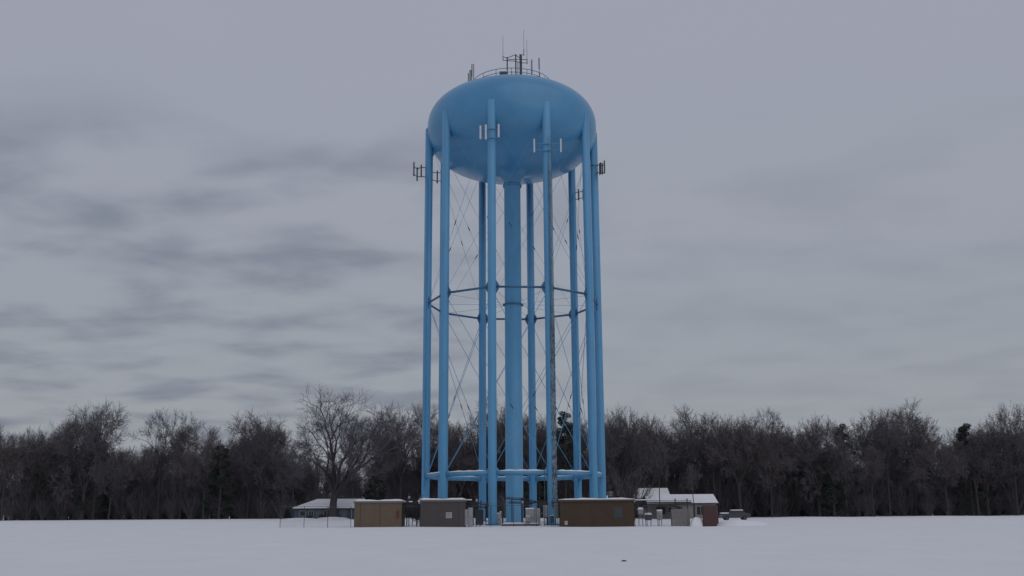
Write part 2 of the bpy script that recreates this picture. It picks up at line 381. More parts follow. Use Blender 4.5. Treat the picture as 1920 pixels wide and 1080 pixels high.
for x, y, z1, zp, r, m in ((3.0, 136.5, 64.2, 62.2, .12, 'antenna'), (4.05, 136.5, 64.45, 62.9, .115, 'antenna'), (5.8, 139.5, 62.45, 61.6, .05, 'antenna'),
                          (-2.4, 145.5, 65.2, 63.6, .13, 'panel'), (-5.75, 139, 63.8, 62.1, .17, 'antenna'), (-6.05, 139.2, 63.45, 62.0, .07, 'galv'),
                          (-5.53, 139, 64.75, 62.9, .07, 'dark'), (-5.28, 139, 64.75, 62.6, .055, 'dark'),
                          (1.05, 136.4, 63.9, 62.6, .05, 'dark'), (.2, 143.5, 65.4, 64.2, .06, 'antenna'), (4.9, 141, 63.6, 62.7, .05, 'galv'), (-3.9, 141, 63.7, 62.8, .05, 'galv')):
    rd = math.hypot(x - TX, y - TY); zb = rimz(min(rd, 11)) - .1
    p = pole('antenna_pole', x, y, zb, z1 - .2, .04, 'galv')
    MB().tube([(x, y - .05, zp), (x, y - .05, z1)], r, 10).build('panel_antenna', m, tw, parent=p)
# sector antennas clamped to the legs
def panels(k, zc, pts, m, armr=.035, yoff=-.9, depth=.12, rot=0):
    """pts: list of (x, z0, z1, dy); horizontal arms run behind the panels to the leg"""
    x, y = lp(k); f = MB(); zl = [min(p[1] for p in pts) + .35, max(p[2] for p in pts) - .45]
    xs_ = [p[0] for p in pts] + [x]
    for z in zl:
        f.tube([(p[0], y + p[3] + .15, z) for p in sorted(pts)], armr, 6)
        f.tube([(x, y, z), (x, y + np.mean([p[3] for p in pts]) + .15, z)], armr, 6)
        a = np.linspace(0, 2 * math.pi, 17); f.tube([(x + (LR + .03) * math.cos(v), y + (LR + .03) * math.sin(v), z) for v in a], .05, 6, False)
    fr = f.build('antenna_mount', m, tw)
    return fr, y
mc, y = panels('C', 50, [(-3.98, 49.37, 51.22, -.9), (-3.28, 49.4, 51.4, -1.0), (-1.6, 49.65, 51.42, -.9)], 'blue')
for x, z0, z1 in ((-3.98, 49.4, 51.25), (-3.28, 49.35, 51.4), (-1.6, 49.65, 51.45)):
    MB().rbox(x - .12, x + .12, y - 1.12, y - .92, z0, z1, .04).build('panel_antenna', 'panel', tw, parent=mc)
md, y = panels('D', 48.5, [(3.06, 47.8, 49.5, -.9), (6.55, 47.8, 49.5, -.9)], 'blue')
for x in (3.05, 6.53):
    MB().rbox(x - .10, x + .10, y - 1.1, y - .92, 47.75, 49.6, .04).build('panel_antenna', 'panel', tw, parent=md)
def dark_mount(k, pts, arms):
    x, y = lp(k); f = MB()
    for P in arms: f.tube(P, .06, 6)
    fr = f.build('antenna_mount', 'dark', tw)
    for px_, py_, z0, z1 in pts:
        MB().box(px_ - .09, px_ + .09, py_ - .09, py_ + .09, z0, z1).build('panel_antenna', 'dark' if k != 'A' or px_ > -13.5 else 'galv', tw, parent=fr)
xa, ya = lp('A')
dark_mount('A', [(-14.0, ya + 2.5, 49.1, 51.2), (-13.3, ya + .2, 47.6, 49.6), (-12.65, ya - .6, 47.9, 49.7)],
           [[(xa, ya, 49.4), (-12.65, ya - .6, 49.35), (-13.3, ya + .2, 49.35), (-14.0, ya + 2.5, 50.5)], [(xa, ya, 48.0), (-12.65, ya - .6, 48.0), (-13.3, ya + .2, 48.2), (-14.0, ya + 2.5, 49.4)]])
xj, yj = lp('J')
dark_mount('J', [(-11.8, yj + .8, 50.1, 51.9), (-11.0, yj + .4, 49.6, 51.6)],
           [[(xj, yj, 51.2), (-11.0, yj + .4, 51.2), (-11.8, yj + .8, 51.5)], [(xj, yj, 50.0), (-11.0, yj + .4, 49.9), (-11.8, yj + .8, 50.3)]])
xf, yf = lp('F')
dark_mount('F', [(12.75, yf - 1.0, 48.7, 50.4), (13.05, yf - .2, 48.9, 50.6), (13.45, yf + .8, 49.4, 51.3), (12.55, yf - 1.5, 48.4, 50.1)],
           [[(xf, yf, 50.2), (12.55, yf - 1.5, 49.9), (13.05, yf - .2, 50.2), (13.45, yf + .8, 50.7)], [(xf, yf, 49.0), (12.55, yf - 1.5, 48.8), (13.05, yf - .2, 49.0), (13.45, yf + .8, 49.6)],
            [(xf - .6, yf - .6, 50.1), (xf, yf - .6, 50.2)]])
xg, yg = lp('G')
dark_mount('G', [(10.0, yg - .3, 47.1, 48.8), (10.75, yg + .6, 47.4, 49.1)],
           [[(xg, yg, 48.3), (10.0, yg - .3, 48.35), (10.75, yg + .6, 48.8)], [(xg, yg, 47.3), (10.0, yg - .3, 47.3), (10.75, yg + .6, 47.8)]])
# ladder and cable run on leg D
xd, yd = lp('D'); lx = xd + .36; ly = yd - .78
ld = MB()
for dx in (-.2, .2): ld.tube([(lx + dx, ly, 20), (lx + dx, ly, 50.3)], .025, 6)
for z in np.arange(20.2, 50.2, .35): ld.tube([(lx - .2, ly, z), (lx + .2, ly, z)], .014, 5)
for z in np.arange(21, 50, 3.0): ld.tube([(lx, ly, z), (lx - .1, yd - .4, z)], .03, 5)
ld.build('ladder', 'galv', tw)
for j in range(8):
    x0, y0 = xd + .10 + j * .075, yd - .66 + .022 * (j - 2) ** 2 * .4
    MB().tube([(x0, y0, 2.2), (x0, y0, 10.), (x0, y0, 23.0 + .9 * ((j * 5) % 4)), (x0, y0, 24.2 + .9 * ((j * 5) % 4)), (x0, y0, 47.5 - .4 * j)], [.046, .046, .044, .016, .014], 6).build('coaxial_cable', 'cable' if j % 3 else 'cable2', tw)
br = MB()
for z in np.arange(3, 24, 1.5): br.box(xd + .05, xd + .70, yd - .60, yd - .56, z, z + .08)
br.build('cable_bracket', 'dark', tw)
for kk, dxx in (('A', -.1), ('G', .1)):
    x, y = lp(kk); l2 = MB()
    for z in np.arange(8, 48, 2.5): l2.box(x - .08 + dxx, x + .08 + dxx, y - LR - .05, y - LR + .04, z, z + .12)
    for dx in (-.05, .05): l2.tube([(x + dx + dxx, y - LR - .04, 5), (x + dx + dxx, y - LR - .04, 48.)], .022, 5)
    l2.build('conduit', 'blue', tw)
# concrete slab at the riser foot, with the snow on it
sl = MB().box(-1.35, 3.0, 126.3, 138, -.1, .36).build('foundation_slab', 'conc', tw)
MB().rbox(-1.3, 2.95, 126.42, 137.9, .364, .50, .1).build('snow_cap', 'snowcap', tw, parent=sl)

# ------------------------------------------------------------------ equipment shelters
def shelter(name, label, x0, x1, y0, dep, zh, wallm, trimm, cat='shed', seams=(), overhang=.10):
    zg = gz((x0 + x1) / 2, y0) - .05
    r = thing(name, ((x0 + x1) / 2, y0 + dep / 2, zg), label, cat)
    MB().box(x0, x1, y0, y0 + dep, zg - .3, zh - .34).build('wall', wallm, r)
    rf = MB().box(x0 - overhang, x1 + overhang, y0 - overhang, y0 + dep + overhang, zh - .337, zh - .13).build('roof', trimm, r)
    sn = MB(); nx = 14
    # uneven snow blanket
    X = np.linspace(x0 - overhang + .02, x1 + overhang - .02, nx); P = []
    hh = .16 + .04 * np.sin(X * 1.7) + .02 * np.sin(X * 4.1); hh[0] = hh[-1] = .07
    sect = [(y0 - overhang + .015, 0), (y0 - overhang - .01, .5), (y0 - overhang + .1, .9), (y0 + .6, 1.1), (y0 + dep - .5, 1.1), (y0 + dep + overhang - .1, .8), (y0 + dep + overhang, .1)]
    V = [(x, yy, zh - .128 + f * h_) for x, h_ in zip(X, hh) for yy, f in sect]
    idx = np.arange(nx * 7).reshape(nx, 7)
    q = np.stack([idx[:-1, :-1], idx[1:, :-1], idx[1:, 1:], idx[:-1, 1:]], -1).reshape(-1, 4)
    sn.add(V, [q, idx[0], idx[-1][::-1]]).build('snow_cap', 'snowcap', r, smooth=True, parent=rf)
    for s in seams: MB().box(s - .02, s + .02, y0 - .012, y0 + .01, zg, zh - .34).build('panel_joint', 'black' if wallm != 'brown' else 'brown2', r)
    return r, zg
Y0 = 122.0
t, zg = shelter('equipment_shed', 'flat roofed tan equipment shed with snow on its roof, leftmost of the sheds', -18.3, -12.85, Y0, 3.2, 3.22, 'tan', 'soffit', seams=(-17.6, -15.35))
MB().box(-13.55, -12.843, Y0 - .014, Y0 + .05, zg, 2.86).build('corner_panel', 'tan2', t)
MB().box(-12.84, -12.78, Y0 + .1, Y0 + 3.1, zg, 2.86).build('dark_side_sheet', 'black', t)  # dark sheet covering nearly the whole right side wall
MB().box(-13.45, -13.15, Y0 - .05, Y0 - .02, 1.15, 2.0).build('sign', 'red', t)
t, zg = shelter('equipment_shed', 'flat roofed grey equipment shed with roof vent and small notice on its wall', -10.7, -5.6, Y0, 3.2, 3.32, 'greyw', 'soffit', seams=(-6.35,))
v = MB().box(-8.87, -8.1, Y0 - .04, Y0 - .0, 2.78, 3.1); v = v.build('vent', 'black', t)
sl = MB()
for j in range(5): sl.box(-8.85, -8.12, Y0 - .06, Y0 - .043, 2.80 + j * .06, 2.82 + j * .06)
for x in (-8.9, -8.5, -8.1): sl.box(x - .02, x + .02, Y0 - .07, Y0 - .041, 2.76, 3.1)
sl.build('louvre_slats', 'soffit', t, parent=v)
nb = MB().box(-7.77, -7.08, Y0 - .03, Y0 + .01, 1.12, 1.78).build('notice', 'paper', t)
sg = MB()
for j in range(4): sg.box(-7.70, -7.16 - .1 * (j % 2), Y0 - .036, Y0 - .031, 1.62 - j * .13, 1.66 - j * .13)
sg.build('notice_lines', 'soffit', t, parent=nb)
lmp = MB().box(-10.95, -10.7, Y0 + .2, Y0 + .5, 2.75, 2.95).build('wall_unit', 'cab', t)
MB().rbox(-11.0, -10.7, Y0 + .15, Y0 + .55, 2.95, 3.2, .1).build('snow_cap', 'snowcap', t, parent=lmp)
MB().box(-5.597, -5.3, Y0 + .3, Y0 + 1.3, .3, 2.1).build('air_conditioner', 'cab', t)
t, zg = shelter('equipment_shed', 'long flat roofed dark brown equipment shed, widest of the sheds', 5.4, 13.85, Y0, 3.3, 3.22, 'brown', 'brown2', seams=(8.35, 11.25, 13.35), overhang=.14)
v = MB().box(11.47, 12.5, Y0 - .05, Y0 + .01, 1.05, 2.2).build('louvre', 'louvre', t)
sl = MB()
for j in range(9): sl.box(11.5, 12.47, Y0 - .075, Y0 - .053, 1.1 + j * .12, 1.15 + j * .12)
sl.build('louvre_slats', 'louvre', t, parent=v)
MB().box(11.3, 12.65, Y0 - .03, Y0 - .012, zg, 2.6).box(11.3, 12.65, Y0 - .028, Y0, zg, 2.6).build('door', 'brown', t)
MB().box(5.85, 6.2, Y0 - .02, Y0 + .01, .28, .72).build('notice', 'paper', t)
vp = MB().tube([(10.85, Y0 + .7, 3.1), (10.85, Y0 + .7, 3.55)], .07, 8).build('vent_pipe', 'snowcap', t)
MB().box(13.851, 13.95, Y0 + .5, Y0 + .9, 2.5, 2.75).build('wall_lamp', 'black', t)

# ------------------------------------------------------------------ cable bridges, cabinets, fences
def ice_bridge(label, pts, posts, snow=None, w=.5, m='dark', ph=None):
    x0, y0 = pts[0][0], pts[0][1]
    r = thing('cable_bridge', (x0, y0, gz(x0, y0)), label, 'cable bridge')
    P = np.array(pts, float); tr = MB()
    for off in (-w / 2, w / 2):
        tr.tube(P + [0, off, 0], .04, 6); tr.tube(P + [0, off, .22], .035, 6)
    for a, b_ in zip(P[:-1], P[1:]):
        L = np.linalg.norm(b_ - a)
        for s in np.arange(0, 1, .35 / max(L, .01)):
            c0 = a + (b_ - a) * s; tr.tube([c0 + [0, -w / 2, 0], c0 + [0, w / 2, 0]], .025, 5)
    tr.build('tray', m, r)
    cb = MB()
    for j in range(5): cb.tube(P + [0, -w / 2 + .08 + j * .085, .07], .04, 6)
    cb.build('cables', 'dark', r)
    for (x, y, z) in posts:
        f = MB().tube([(x, y, gz(x, y) - .1), (x, y, z)], .06, 8).tube([(x - .22, y, z - .35), (x + .22, y, z - .35)], .035, 6)
        f.box(x - .1, x + .1, y - .1, y + .1, z - .02, z + .05)
        f.build('post', m, r)
    if snow:
        a, b_ = snow; mbs = MB().rbox(a[0], b_[0], a[1] - w / 2 - .05, a[1] + w / 2, a[2] + .26, a[2] + .37, .06).build('snow_cap', 'snowcap', r)
    return r
ice_bridge('snowy cable bridge from grey shed to tower leg beside it', [(-5.6, 125, 2.95), (-4.3, 126.5, 2.75), (-3.0, 128, 2.6)],
           [(-5.0, 125.4, 3.3), (-3.9, 126.8, 3.1)], ((-5.5, 125, 2.9), (-4.9, 125, 2.9)))
ice_bridge('cable bridge crossing in front of the thick centre riser', [(-1.9, 131.5, 3.45), (-.4, 132, 3.35), (1.6, 132, 3.2), (3.1, 131.6, 2.8), (4.2, 130, 2.6)],
           [(-1.3, 131.7, 3.6), (1.0, 132, 3.4), (3.2, 131.4, 3.0)], None, .8)
ice_bridge('short snowy cable bridge between tan shed and grey shed', [(-12.8, 124, 2.75), (-11.7, 124.5, 2.7), (-10.75, 124.5, 2.7)],
           [(-12.4, 123.6, 3.4), (-11.3, 124, 3.2)], ((-12.8, 124, 2.72), (-11.8, 124, 2.72)))
ice_bridge('long thin cable bridge running right from brown shed', [(13.9, 123.6, 2.75), (16.5, 123.8, 2.72), (18.9, 124, 2.70), (20.8, 124, 2.70)],
           [(18.9, 124, 3.1), (20.3, 124, 3.1)], ((13.9, 123.6, 2.74), (15.5, 123.6, 2.74)), .35)
ice_bridge('second cable bridge running from riser towards brown shed', [(-.6, 134, 2.9), (1.8, 134, 2.8), (3.6, 133, 2.9), (5.2, 128, 2.8)],
           [(-.2, 133.6, 3.3), (2.2, 133.8, 3.1), (4.1, 131, 3.2)], None, .6)
ice_bridge('low cable bridge behind grey shed end near generator box', [(-5.5, 129, 2.3), (-4.2, 130, 2.35), (-2.2, 131, 2.3)],
           [(-4.9, 129.2, 2.7), (-3.4, 130.2, 2.6)], None, .5)
# extra bent pipework beside the riser
r = thing('bent_conduit', (-1.6, 131, gz(-1.6, 131)), 'dark bent conduit arching down left of the centre riser', 'pipe')
MB().tube([(-1.7, 131, 3.7), (-1.35, 131, 3.5), (-1.15, 131, 3.0), (-1.1, 131, 2.2), (-1.1, 131, gz(-1, 131) - .1)], .07, 8).build('pipe', 'galv', r, smooth=True)
MB().box(-2.05, -1.0, 130.9, 131.1, gz(-1, 131) + 1.0, gz(-1, 131) + 1.08).build('bracket', 'dark', r)
MB().tube([(-1.95, 131, 3.62), (-1.6, 131, 3.35), (-1.42, 131, 2.8), (-1.4, 131, gz(-1, 131) - .1)], .05, 8).build('pipe', 'dark', r, smooth=True)

def cabinet(name, label, x0, x1, y0, y1, z0, z1, m, snow=.14, legs=False, cat='cabinet', group=None, door=True):
    zg = gz((x0 + x1) / 2, y0)
    r = thing(name, ((x0 + x1) / 2, (y0 + y1) / 2, zg), label, cat, group)
    if z0 is None: z0 = zg - .1
    bd = MB().rbox(x0, x1, y0, y1, z0, z1, .04).build('body', m, r)
    if door:
        MB().box(x0 + .06, x1 - .06, y0 - .03, y0 - .003, z0 + .08 if legs else z0 + .2, z1 - .1).build('door', m, r)
        MB().box(x1 - .2, x1 - .16, y0 - .06, y0 - .033, (z0 + z1) / 2 - .1, (z0 + z1) / 2 + .1).build('handle', 'dark', r)
    if legs:
        for x in (x0 + .08, x1 - .08): MB().tube([(x, (y0 + y1) / 2, zg - .1), (x, (y0 + y1) / 2, z0 + .02)], .04, 6).build('leg', 'dark', r)
    if snow: MB().rbox(x0 - .02, x1 + .02, y0 - .02, y1 + .02, z1, z1 + snow, snow * .7).build('snow_cap', 'snowcap', r)
    return r
cabinet('utility_cabinet', 'pale grey cabinet with snow cap standing right of the centre riser', 1.45, 2.45, 127, 128, None, 2.1, 'cab')
cabinet('utility_cabinet', 'pale grey vertically ribbed cabinet without snow, right beside snow capped one', 2.48, 3.2, 127.2, 128, None, 2.2, 'cab', snow=0)
cabinet('meter_box', 'grey meter box on legs left of the tower leg carrying cables', 3.55, 4.15, 126.4, 126.8, 1.15, 2.45, 'cab', legs=True, snow=.06)
cabinet('green_enclosure', 'pale green upright enclosure between tower leg and brown shed', 4.85, 5.3, 125.5, 126.4, 1.0, 2.75, 'green', legs=True, snow=.0)
cabinet('utility_cabinet', 'light grey cabinet tucked against right end of grey shed', -5.28, -4.75, 123, 124.2, None, 2.3, 'cab', snow=0)
cabinet('generator_box', 'dark box standing between grey shed and tower leg', -4.7, -3.75, 131, 132.5, None, 2.1, 'louvre', snow=0)
cabinet('pull_box', 'low grey box with red base at foot of pale cabinet', 1.5, 1.95, 126.2, 126.7, .65, 1.25, 'cab', snow=.1, legs=True)
cabinet('utility_pedestal', 'left of two small snow capped pedestals right of brown shed', 15.35, 16.1, 124, 124.4, .72, 1.35, 'louvre', legs=True, snow=.22)
cabinet('utility_pedestal', 'taller right one of two small snow capped pedestals right of brown shed', 16.75, 17.35, 124, 124.4, .72, 1.75, 'cab', legs=True, snow=.18)
cabinet('utility_pedestal', 'small snow topped box behind the two pedestals right of brown shed', 14.9, 15.5, 127, 127.4, 1.4, 1.95, 'cab', legs=True, snow=.26, door=False)
cabinet('equipment_box', 'dark boxes on stand between tan shed and grey shed', -12.2, -11.0, 127, 127.8, 1.3, 3.2, 'black', legs=True, snow=0)

def slim(name, label, cat, x, y, z1, r_, m, cap=None, base=True):
    z = gz(x, y); t = thing(name, (x, y, z), label, cat)
    MB().tube([(x, y, z - .2), (x, y, z1)], r_, 8).build('shaft', m, t)
    if cap == 'snow': MB().rbox(x - r_ - .02, x + r_ + .02, y - r_ - .02, y + r_ + .02, z1, z1 + .1, .05).build('snow_cap', 'snowcap', t)
    if cap == 'arms':
        MB().tube([(x - .35, y, z1 - .15), (x + .35, y, z1 - .15)], .03, 6).build('crossarm', m, t)
        MB().box(x - .12, x + .12, y - .1, y + .1, z1 - .7, z1 - .4).build('junction_box', 'cab', t)
slim('slim_pole', 'tall slim pole just left of the tower leg carrying cables', 'pole', 3.72, 126.1, 6.6, .035, 'galv')
slim('marker_post', 'short pale post left of the centre riser base', 'post', -1.55, 127.5, 1.75, .09, 'cab', 'snow')
slim('service_mast', 'thin dark mast with crossarm beside right end of grey shed', 'mast', -4.35, 125.5, 3.7, .05, 'dark', 'arms')
slim('service_mast', 'thin dark mast with crossarm in gap right of tan shed', 'mast', -12.35, 125.5, 4.1, .05, 'dark', 'arms')
slim('service_mast', 'thin dark mast with crossarm just left of grey shed', 'mast', -11.15, 126.5, 3.9, .05, 'dark', 'arms')
slim('service_mast', 'thin dark mast with crossarm standing right of the centre riser', 'mast', 1.1, 129, 3.5, .05, 'dark', 'arms')
cabinet('gas_meter', 'low dark meter beside foot of the tower leg carrying cables', 4.35, 4.75, 125.6, 125.9, .55, 1.3, 'louvre', legs=True, snow=.08, door=False)
cabinet('utility_cabinet', 'narrow pale cabinet behind the fence between two front tower legs left of riser', -2.05, -1.6, 129.6, 130.2, None, 1.6, 'cab', snow=.1)
def chain_fence(label, x0, x1, y0, y1, n, h, barb=True, wires=True, rails=(1.0,)):
    r = thing('chain_link_fence', ((x0 + x1) / 2, (y0 + y1) / 2, gz((x0 + x1) / 2, y0)), label, 'fence')
    L = math.hypot(x1 - x0, y1 - y0)
    def pt(s, z): x, y = x0 + (x1 - x0) * s, y0 + (y1 - y0) * s; return (x, y, gz(x, y) + z)
    for i in range(n + 1):
        s = i / n; MB().tube([pt(s, -.2), pt(s, h + .06)], .032, 6).build('post', 'dark', r)
    rl = MB()
    for f in rails: rl.tube([pt(s, h * f) for s in np.linspace(0, 1, n + 1)], .025, 6)
    rl.build('rail', 'galv', r)
    w = MB(); d = .16; P = []
    cnt = int(L / d)
    hs = h / L
    for i in range(-int(h / d), cnt):
        a, b_ = i * d / L, i * d / L + hs
        for flip in (0, 1):
            u0, u1 = max(a, 0), min(b_, 1)
            if u1 <= u0: continue
            z0 = (u0 - a) / hs * h; z1 = (u1 - a) / hs * h
            if flip: z0, z1 = h - z0, h - z1
            P.append([pt(u0, z0), pt(u1, z1)])
    P = np.array(P); V, q = tubes(P, np.full(P.shape[:2], .0028), 3); w.add(V, [q]); w.build('wire_mesh', 'galv', r)
    if barb:
        bw = MB()
        for k in range(3): bw.tube([pt(s, h + .1 + k * .13) for s in np.linspace(0, 1, n + 1)], .006, 4)
        bw.build('barbed_wire', 'galv', r)
    return r
chain_fence('chain link fence in the snow before the blue house', -26, -18.5, 118.5, 121, 3, 2.3)
chain_fence('chain link fence between grey shed and brown shed before the tower', -5.3, 5.3, 124.3, 124.3, 8, 2.4)
chain_fence('chain link fence between tan shed and grey shed', -12.7, -10.8, 122.6, 122.6, 1, 2.3)
chain_fence('chain link fence from brown shed to grey board enclosure', 14.0, 18.2, 122.8, 122.8, 3, 1.5, barb=False, rails=(.62,))

def board_fence(name, label, pts, z1, m, cat='fence', bw=.18, snow=0, zlow=None):
    x0, y0 = pts[0]
    r = thing(name, (x0, y0, gz(x0, y0)), label, cat)
    for (xa_, ya_), (xb_, yb_) in zip(pts[:-1], pts[1:]):
        L = math.hypot(xb_ - xa_, yb_ - ya_); n = max(1, round(L / bw)); ang = math.atan2(yb_ - ya_, xb_ - xa_); mb = MB()
        for i in range(n):
            s = (i + .5) / n; cx, cy = xa_ + (xb_ - xa_) * s, ya_ + (yb_ - ya_) * s; hj = z1 + rnd.uniform(-.025, .025)
            mb.box(cx - L / n * .47, cx + L / n * .47, cy - .02 + (i % 2) * .008, cy + .02 + (i % 2) * .008, gz(cx, cy) - .2, hj, ang, (cx, cy))
        mb.build('board_panel', m, r)
        for zz in (gz(xa_, ya_) + .4, z1 - .35):
            nx, ny = -math.sin(ang) * .05, math.cos(ang) * .05
            MB().tube([(xa_ + nx, ya_ + ny, zz), (xb_ + nx, yb_ + ny, zz)], .04, 4).build('rail', m, r)
        if snow:
            MB().rbox(min(xa_, xb_) + .02, max(xa_, xb_) - .02, min(ya_, yb_) - .06, max(ya_, yb_) + .06, z1 + .03, z1 + .03 + snow, snow * .5).build('snow_strip', 'snowcap', r)
    for (x, y) in pts: MB().box(x - .07, x + .07, y + .03, y + .17, gz(x, y) - .2, z1 - .04).build('post', m, r)
    return r
board_fence('board_fence', 'red brown vertical board fence at right end of the compound', [(21.7, 121.6), (23.5, 123.8), (24.2, 126.0)], 2.35, 'redfence')
board_fence('board_enclosure', 'pale grey board enclosure left of the red brown fence', [(18.35, 123.5), (20.4, 123.5), (20.5, 125.5)], 1.98, 'greyboard', 'enclosure')

def drift(name, label, cx, cy, rx, ry, h, cat='snow pile'):
    n, m_ = 24, 9; V = []; zc = gz(cx, cy)
    for i in range(m_):
        f = i / (m_ - 1)
        for j in range(n):
            a = j / n * 2 * math.pi; w = 1 + .13 * math.sin(a * 3 + cx) + .07 * math.sin(a * 5)
            V.append((cx + rx * w * (1 - f) * math.cos(a), cy + ry * w * (1 - f) * math.sin(a), zc - .08 + (h + .08) * (1 - (1 - f) ** 3.4) * (1 + .06 * math.sin(a * 2 + i))))
    V[-n:] = [(cx, cy, zc + h)] * n
    idx = np.arange(m_ * n).reshape(m_, n); A, B = idx[:-1], idx[1:]
    o = MB().add(V, [np.stack([A, np.roll(A, -1, 1), np.roll(B, -1, 1), B], -1).reshape(-1, 4)]).build(name, 'snowcap', smooth=True, origin=(cx, cy, zc))
    return tag(o, label, cat)
drift('snow_pile', 'steep snow heap between grey enclosure and red brown fence', 21.05, 122.4, .95, .9, 1.0)
drift('snow_pile', 'broad snow bank at right of the red brown fence', 26.5, 127, 3.6, 3, .62)
drift('snow_pile', 'low snow heap around the foot of the big forked tree', -32, 188, 3.0, 2.5, .4)
drift('snow_pile', 'low lumpy snow heap before the blue house windows', -37.0, 184, 3.0, 2.2, .28)
drift('snow_pile', 'small snow heap beside the slab at the riser foot', 3.6, 133, 1.0, .9, .35)
# clod of frozen earth poking out of the field
o = MB(); n = 10
V = []
for i in range(5):
    th = math.pi / 2 * i / 4
    for j in range(n):
        a = j / n * 2 * math.pi; w = 1 + .25 * math.sin(a * 3 + i) + .12 * math.sin(a * 5)
        V.append((3.32 + .085 * w * math.cos(th) * math.cos(a), 32.4 + .12 * w * math.cos(th) * math.sin(a), gz(3.32, 32.4) - .01 + .05 * math.sin(th)))
idx = np.arange(5 * n).reshape(5, n); A, B = idx[:-1], idx[1:]
o.add(V, [np.stack([A, np.roll(A, -1, 1), np.roll(B, -1, 1), B], -1).reshape(-1, 4)])
tag(o.build('dirt_clod', 'stone', origin=(3.32, 32.4, gz(3.32, 32.4))), 'small dark clod lying alone on the snow in the foreground', 'clod')

# ------------------------------------------------------------------ houses
def window(r, wall, x0, x1, y, z0, z1, m='glass', mullion=True):
    f = MB(); w = .09
    f.box(x0 - w, x1 + w, y - .06, y, z0 - w, z0).box(x0 - w, x1 + w, y - .06, y, z1, z1 + w).box(x0 - w, x0, y - .06, y, z0, z1).box(x1, x1 + w, y - .06, y, z0, z1)
    if mullion: f.box((x0 + x1) / 2 - .03, (x0 + x1) / 2 + .03, y - .05, y, z0, z1)
    fr = f.build('window', 'trim', r)
    MB().box(x0, x1, y - .02, y + .002, z0, z1).build('pane', m, r, parent=fr)
def gable_roof(r, x0, x1, y0, y1, ze, zr, hipl=0, hipr=0, ov=.4, snow=.16, name='roof', hasgable=True, wallm='housew'):
    ym = (y0 + y1) / 2
    def shell(dz, o):
        a = [(x0 - o, y0 - o, ze + dz), (x1 + o, y0 - o, ze + dz), (x1 + o, y1 + o, ze + dz), (x0 - o, y1 + o, ze + dz), (x0 - o + hipl, ym, zr + dz), (x1 + o - hipr, ym, zr + dz)]
        return a
    lo, hi = shell(0, ov), shell(.18, ov)
    def solid(lo, hi):
        V = lo + hi; F = []
        for k, s in ((0, 1), (6, -1)):
            fs = [(0, 1, 5, 4), (2, 3, 4, 5), (3, 0, 4), (1, 2, 5)]
            if k == 6: F += [np.array([i + 6 for i in f]) for f in fs]
            else: F += [np.array(f[::-1]) for f in [(0, 1, 2, 3)]]
        for i in range(4): j = (i + 1) % 4; F.append(np.array((i, j, j + 6, i + 6)))
        return V, F
    rf = MB().add(*solid(lo, hi)).build(name, 'shingle', r)
    o2 = ov - .06; lo2, hi2 = shell(.184, o2), shell(.184 + snow, o2 - .08)
    lo2 = [(x, y, z) for x, y, z in lo2]
    sb = MB(); V, F = solid(lo2, hi2); sb.add(V, F); sb.build('roof_snow', 'snowcap', r, parent=rf)
    return rf
# blue house, left
r = thing('blue_house', (-34, 193, gz(-34, 190)), 'low blue ranch house with snowy hip roof behind the big forked tree', 'house')
z0 = .45
MB().box(-39.2, -27.4, 190, 197.5, 0, 2.62).build('wall', 'houseb', r)
gable_roof(r, -39.2, -27.4, 190, 197.5, 2.6, 4.15, hipl=3.6)
MB().box(-35.4, -34.2, 189.96, 189.997, .5, 2.5).build('garage_panel', 'houseg', r)
MB().box(-31.2, -29.9, 189.955, 189.997, .5, 2.55).build('door', 'houseg', r)
window(r, None, -38.2, -37.2, 189.99, 1.5, 2.3, mullion=False)
window(r, None, -36.6, -35.8, 189.99, 1.2, 2.3)
window(r, None, -33.9, -32.9, 189.99, 1.2, 2.35)
MB().tube([(-28.9, 189.6, .4), (-28.9, 189.6, 2.6)], .06, 6).build('porch_post', 'trim', r)
MB().prism([(-28.2, 2.6), (-27.2, 4.1), (-27.0, 4.1), (-27.0, 2.6)], 189.5, 189.58).build('gable_trim', 'trim', r)
# beige house, right
r = thing('beige_house', (29.5, 188, gz(29, 185)), 'beige ranch house with broad snowy roof behind the compound at right', 'house')
MB().box(23.6, 35.3, 185, 192.5, .2, 3.05).build('wall', 'housew', r)
gable_roof(r, 23.6, 35.3, 185, 192.5, 3.02, 4.45, ov=.45)
window(r, None, 24.9, 26.5, 184.99, 1.25, 2.65)
window(r, None, 31.9, 33.3, 184.99, 1.2, 2.6)
window(r, None, 27.0, 27.5, 184.99, 1.7, 2.5, mullion=False)
MB().box(28.6, 31.2, 184.95, 184.997, .6, 2.55).build('garage_door', 'housew', r)
MB().box(31.35, 31.6, 184.9, 184.996, .6, 2.9).build('corner_trim', 'brown2', r)
# carport roof leaning out at the left of the beige house
cp = MB().prism([(22.6, 2.9), (26.8, 3.15), (28.6, 2.6), (28.9, 2.05), (28.65, 2.0), (28.3, 2.45), (26.7, 2.98), (22.6, 2.72)], 180.5, 184.5).build('carport_roof', 'shingle', r)
for x in (22.9, 28.5): MB().tube([(x, 180.8, .3), (x, 180.8, 2.6)], .07, 6).build('carport_post', 'brown2', r)
r = thing('far_house', (25.3, 208, gz(25, 205)), 'taller house with snowy roof seen just above the beige house', 'house')
MB().box(23.2, 30.3, 205, 213, .2, 4.2).build('wall', 'houseg', r)
gable_roof(r, 23.2, 30.3, 205, 213, 4.15, 6.05, ov=.3, hipl=1.6)
r = thing('dark_house', (19, 222, gz(19, 220)), 'dark house with patchy snow on its roof deep among trees right of tower', 'house')
MB().box(16, 24, 218, 226, .2, 3.6).build('wall', 'houseg', r)
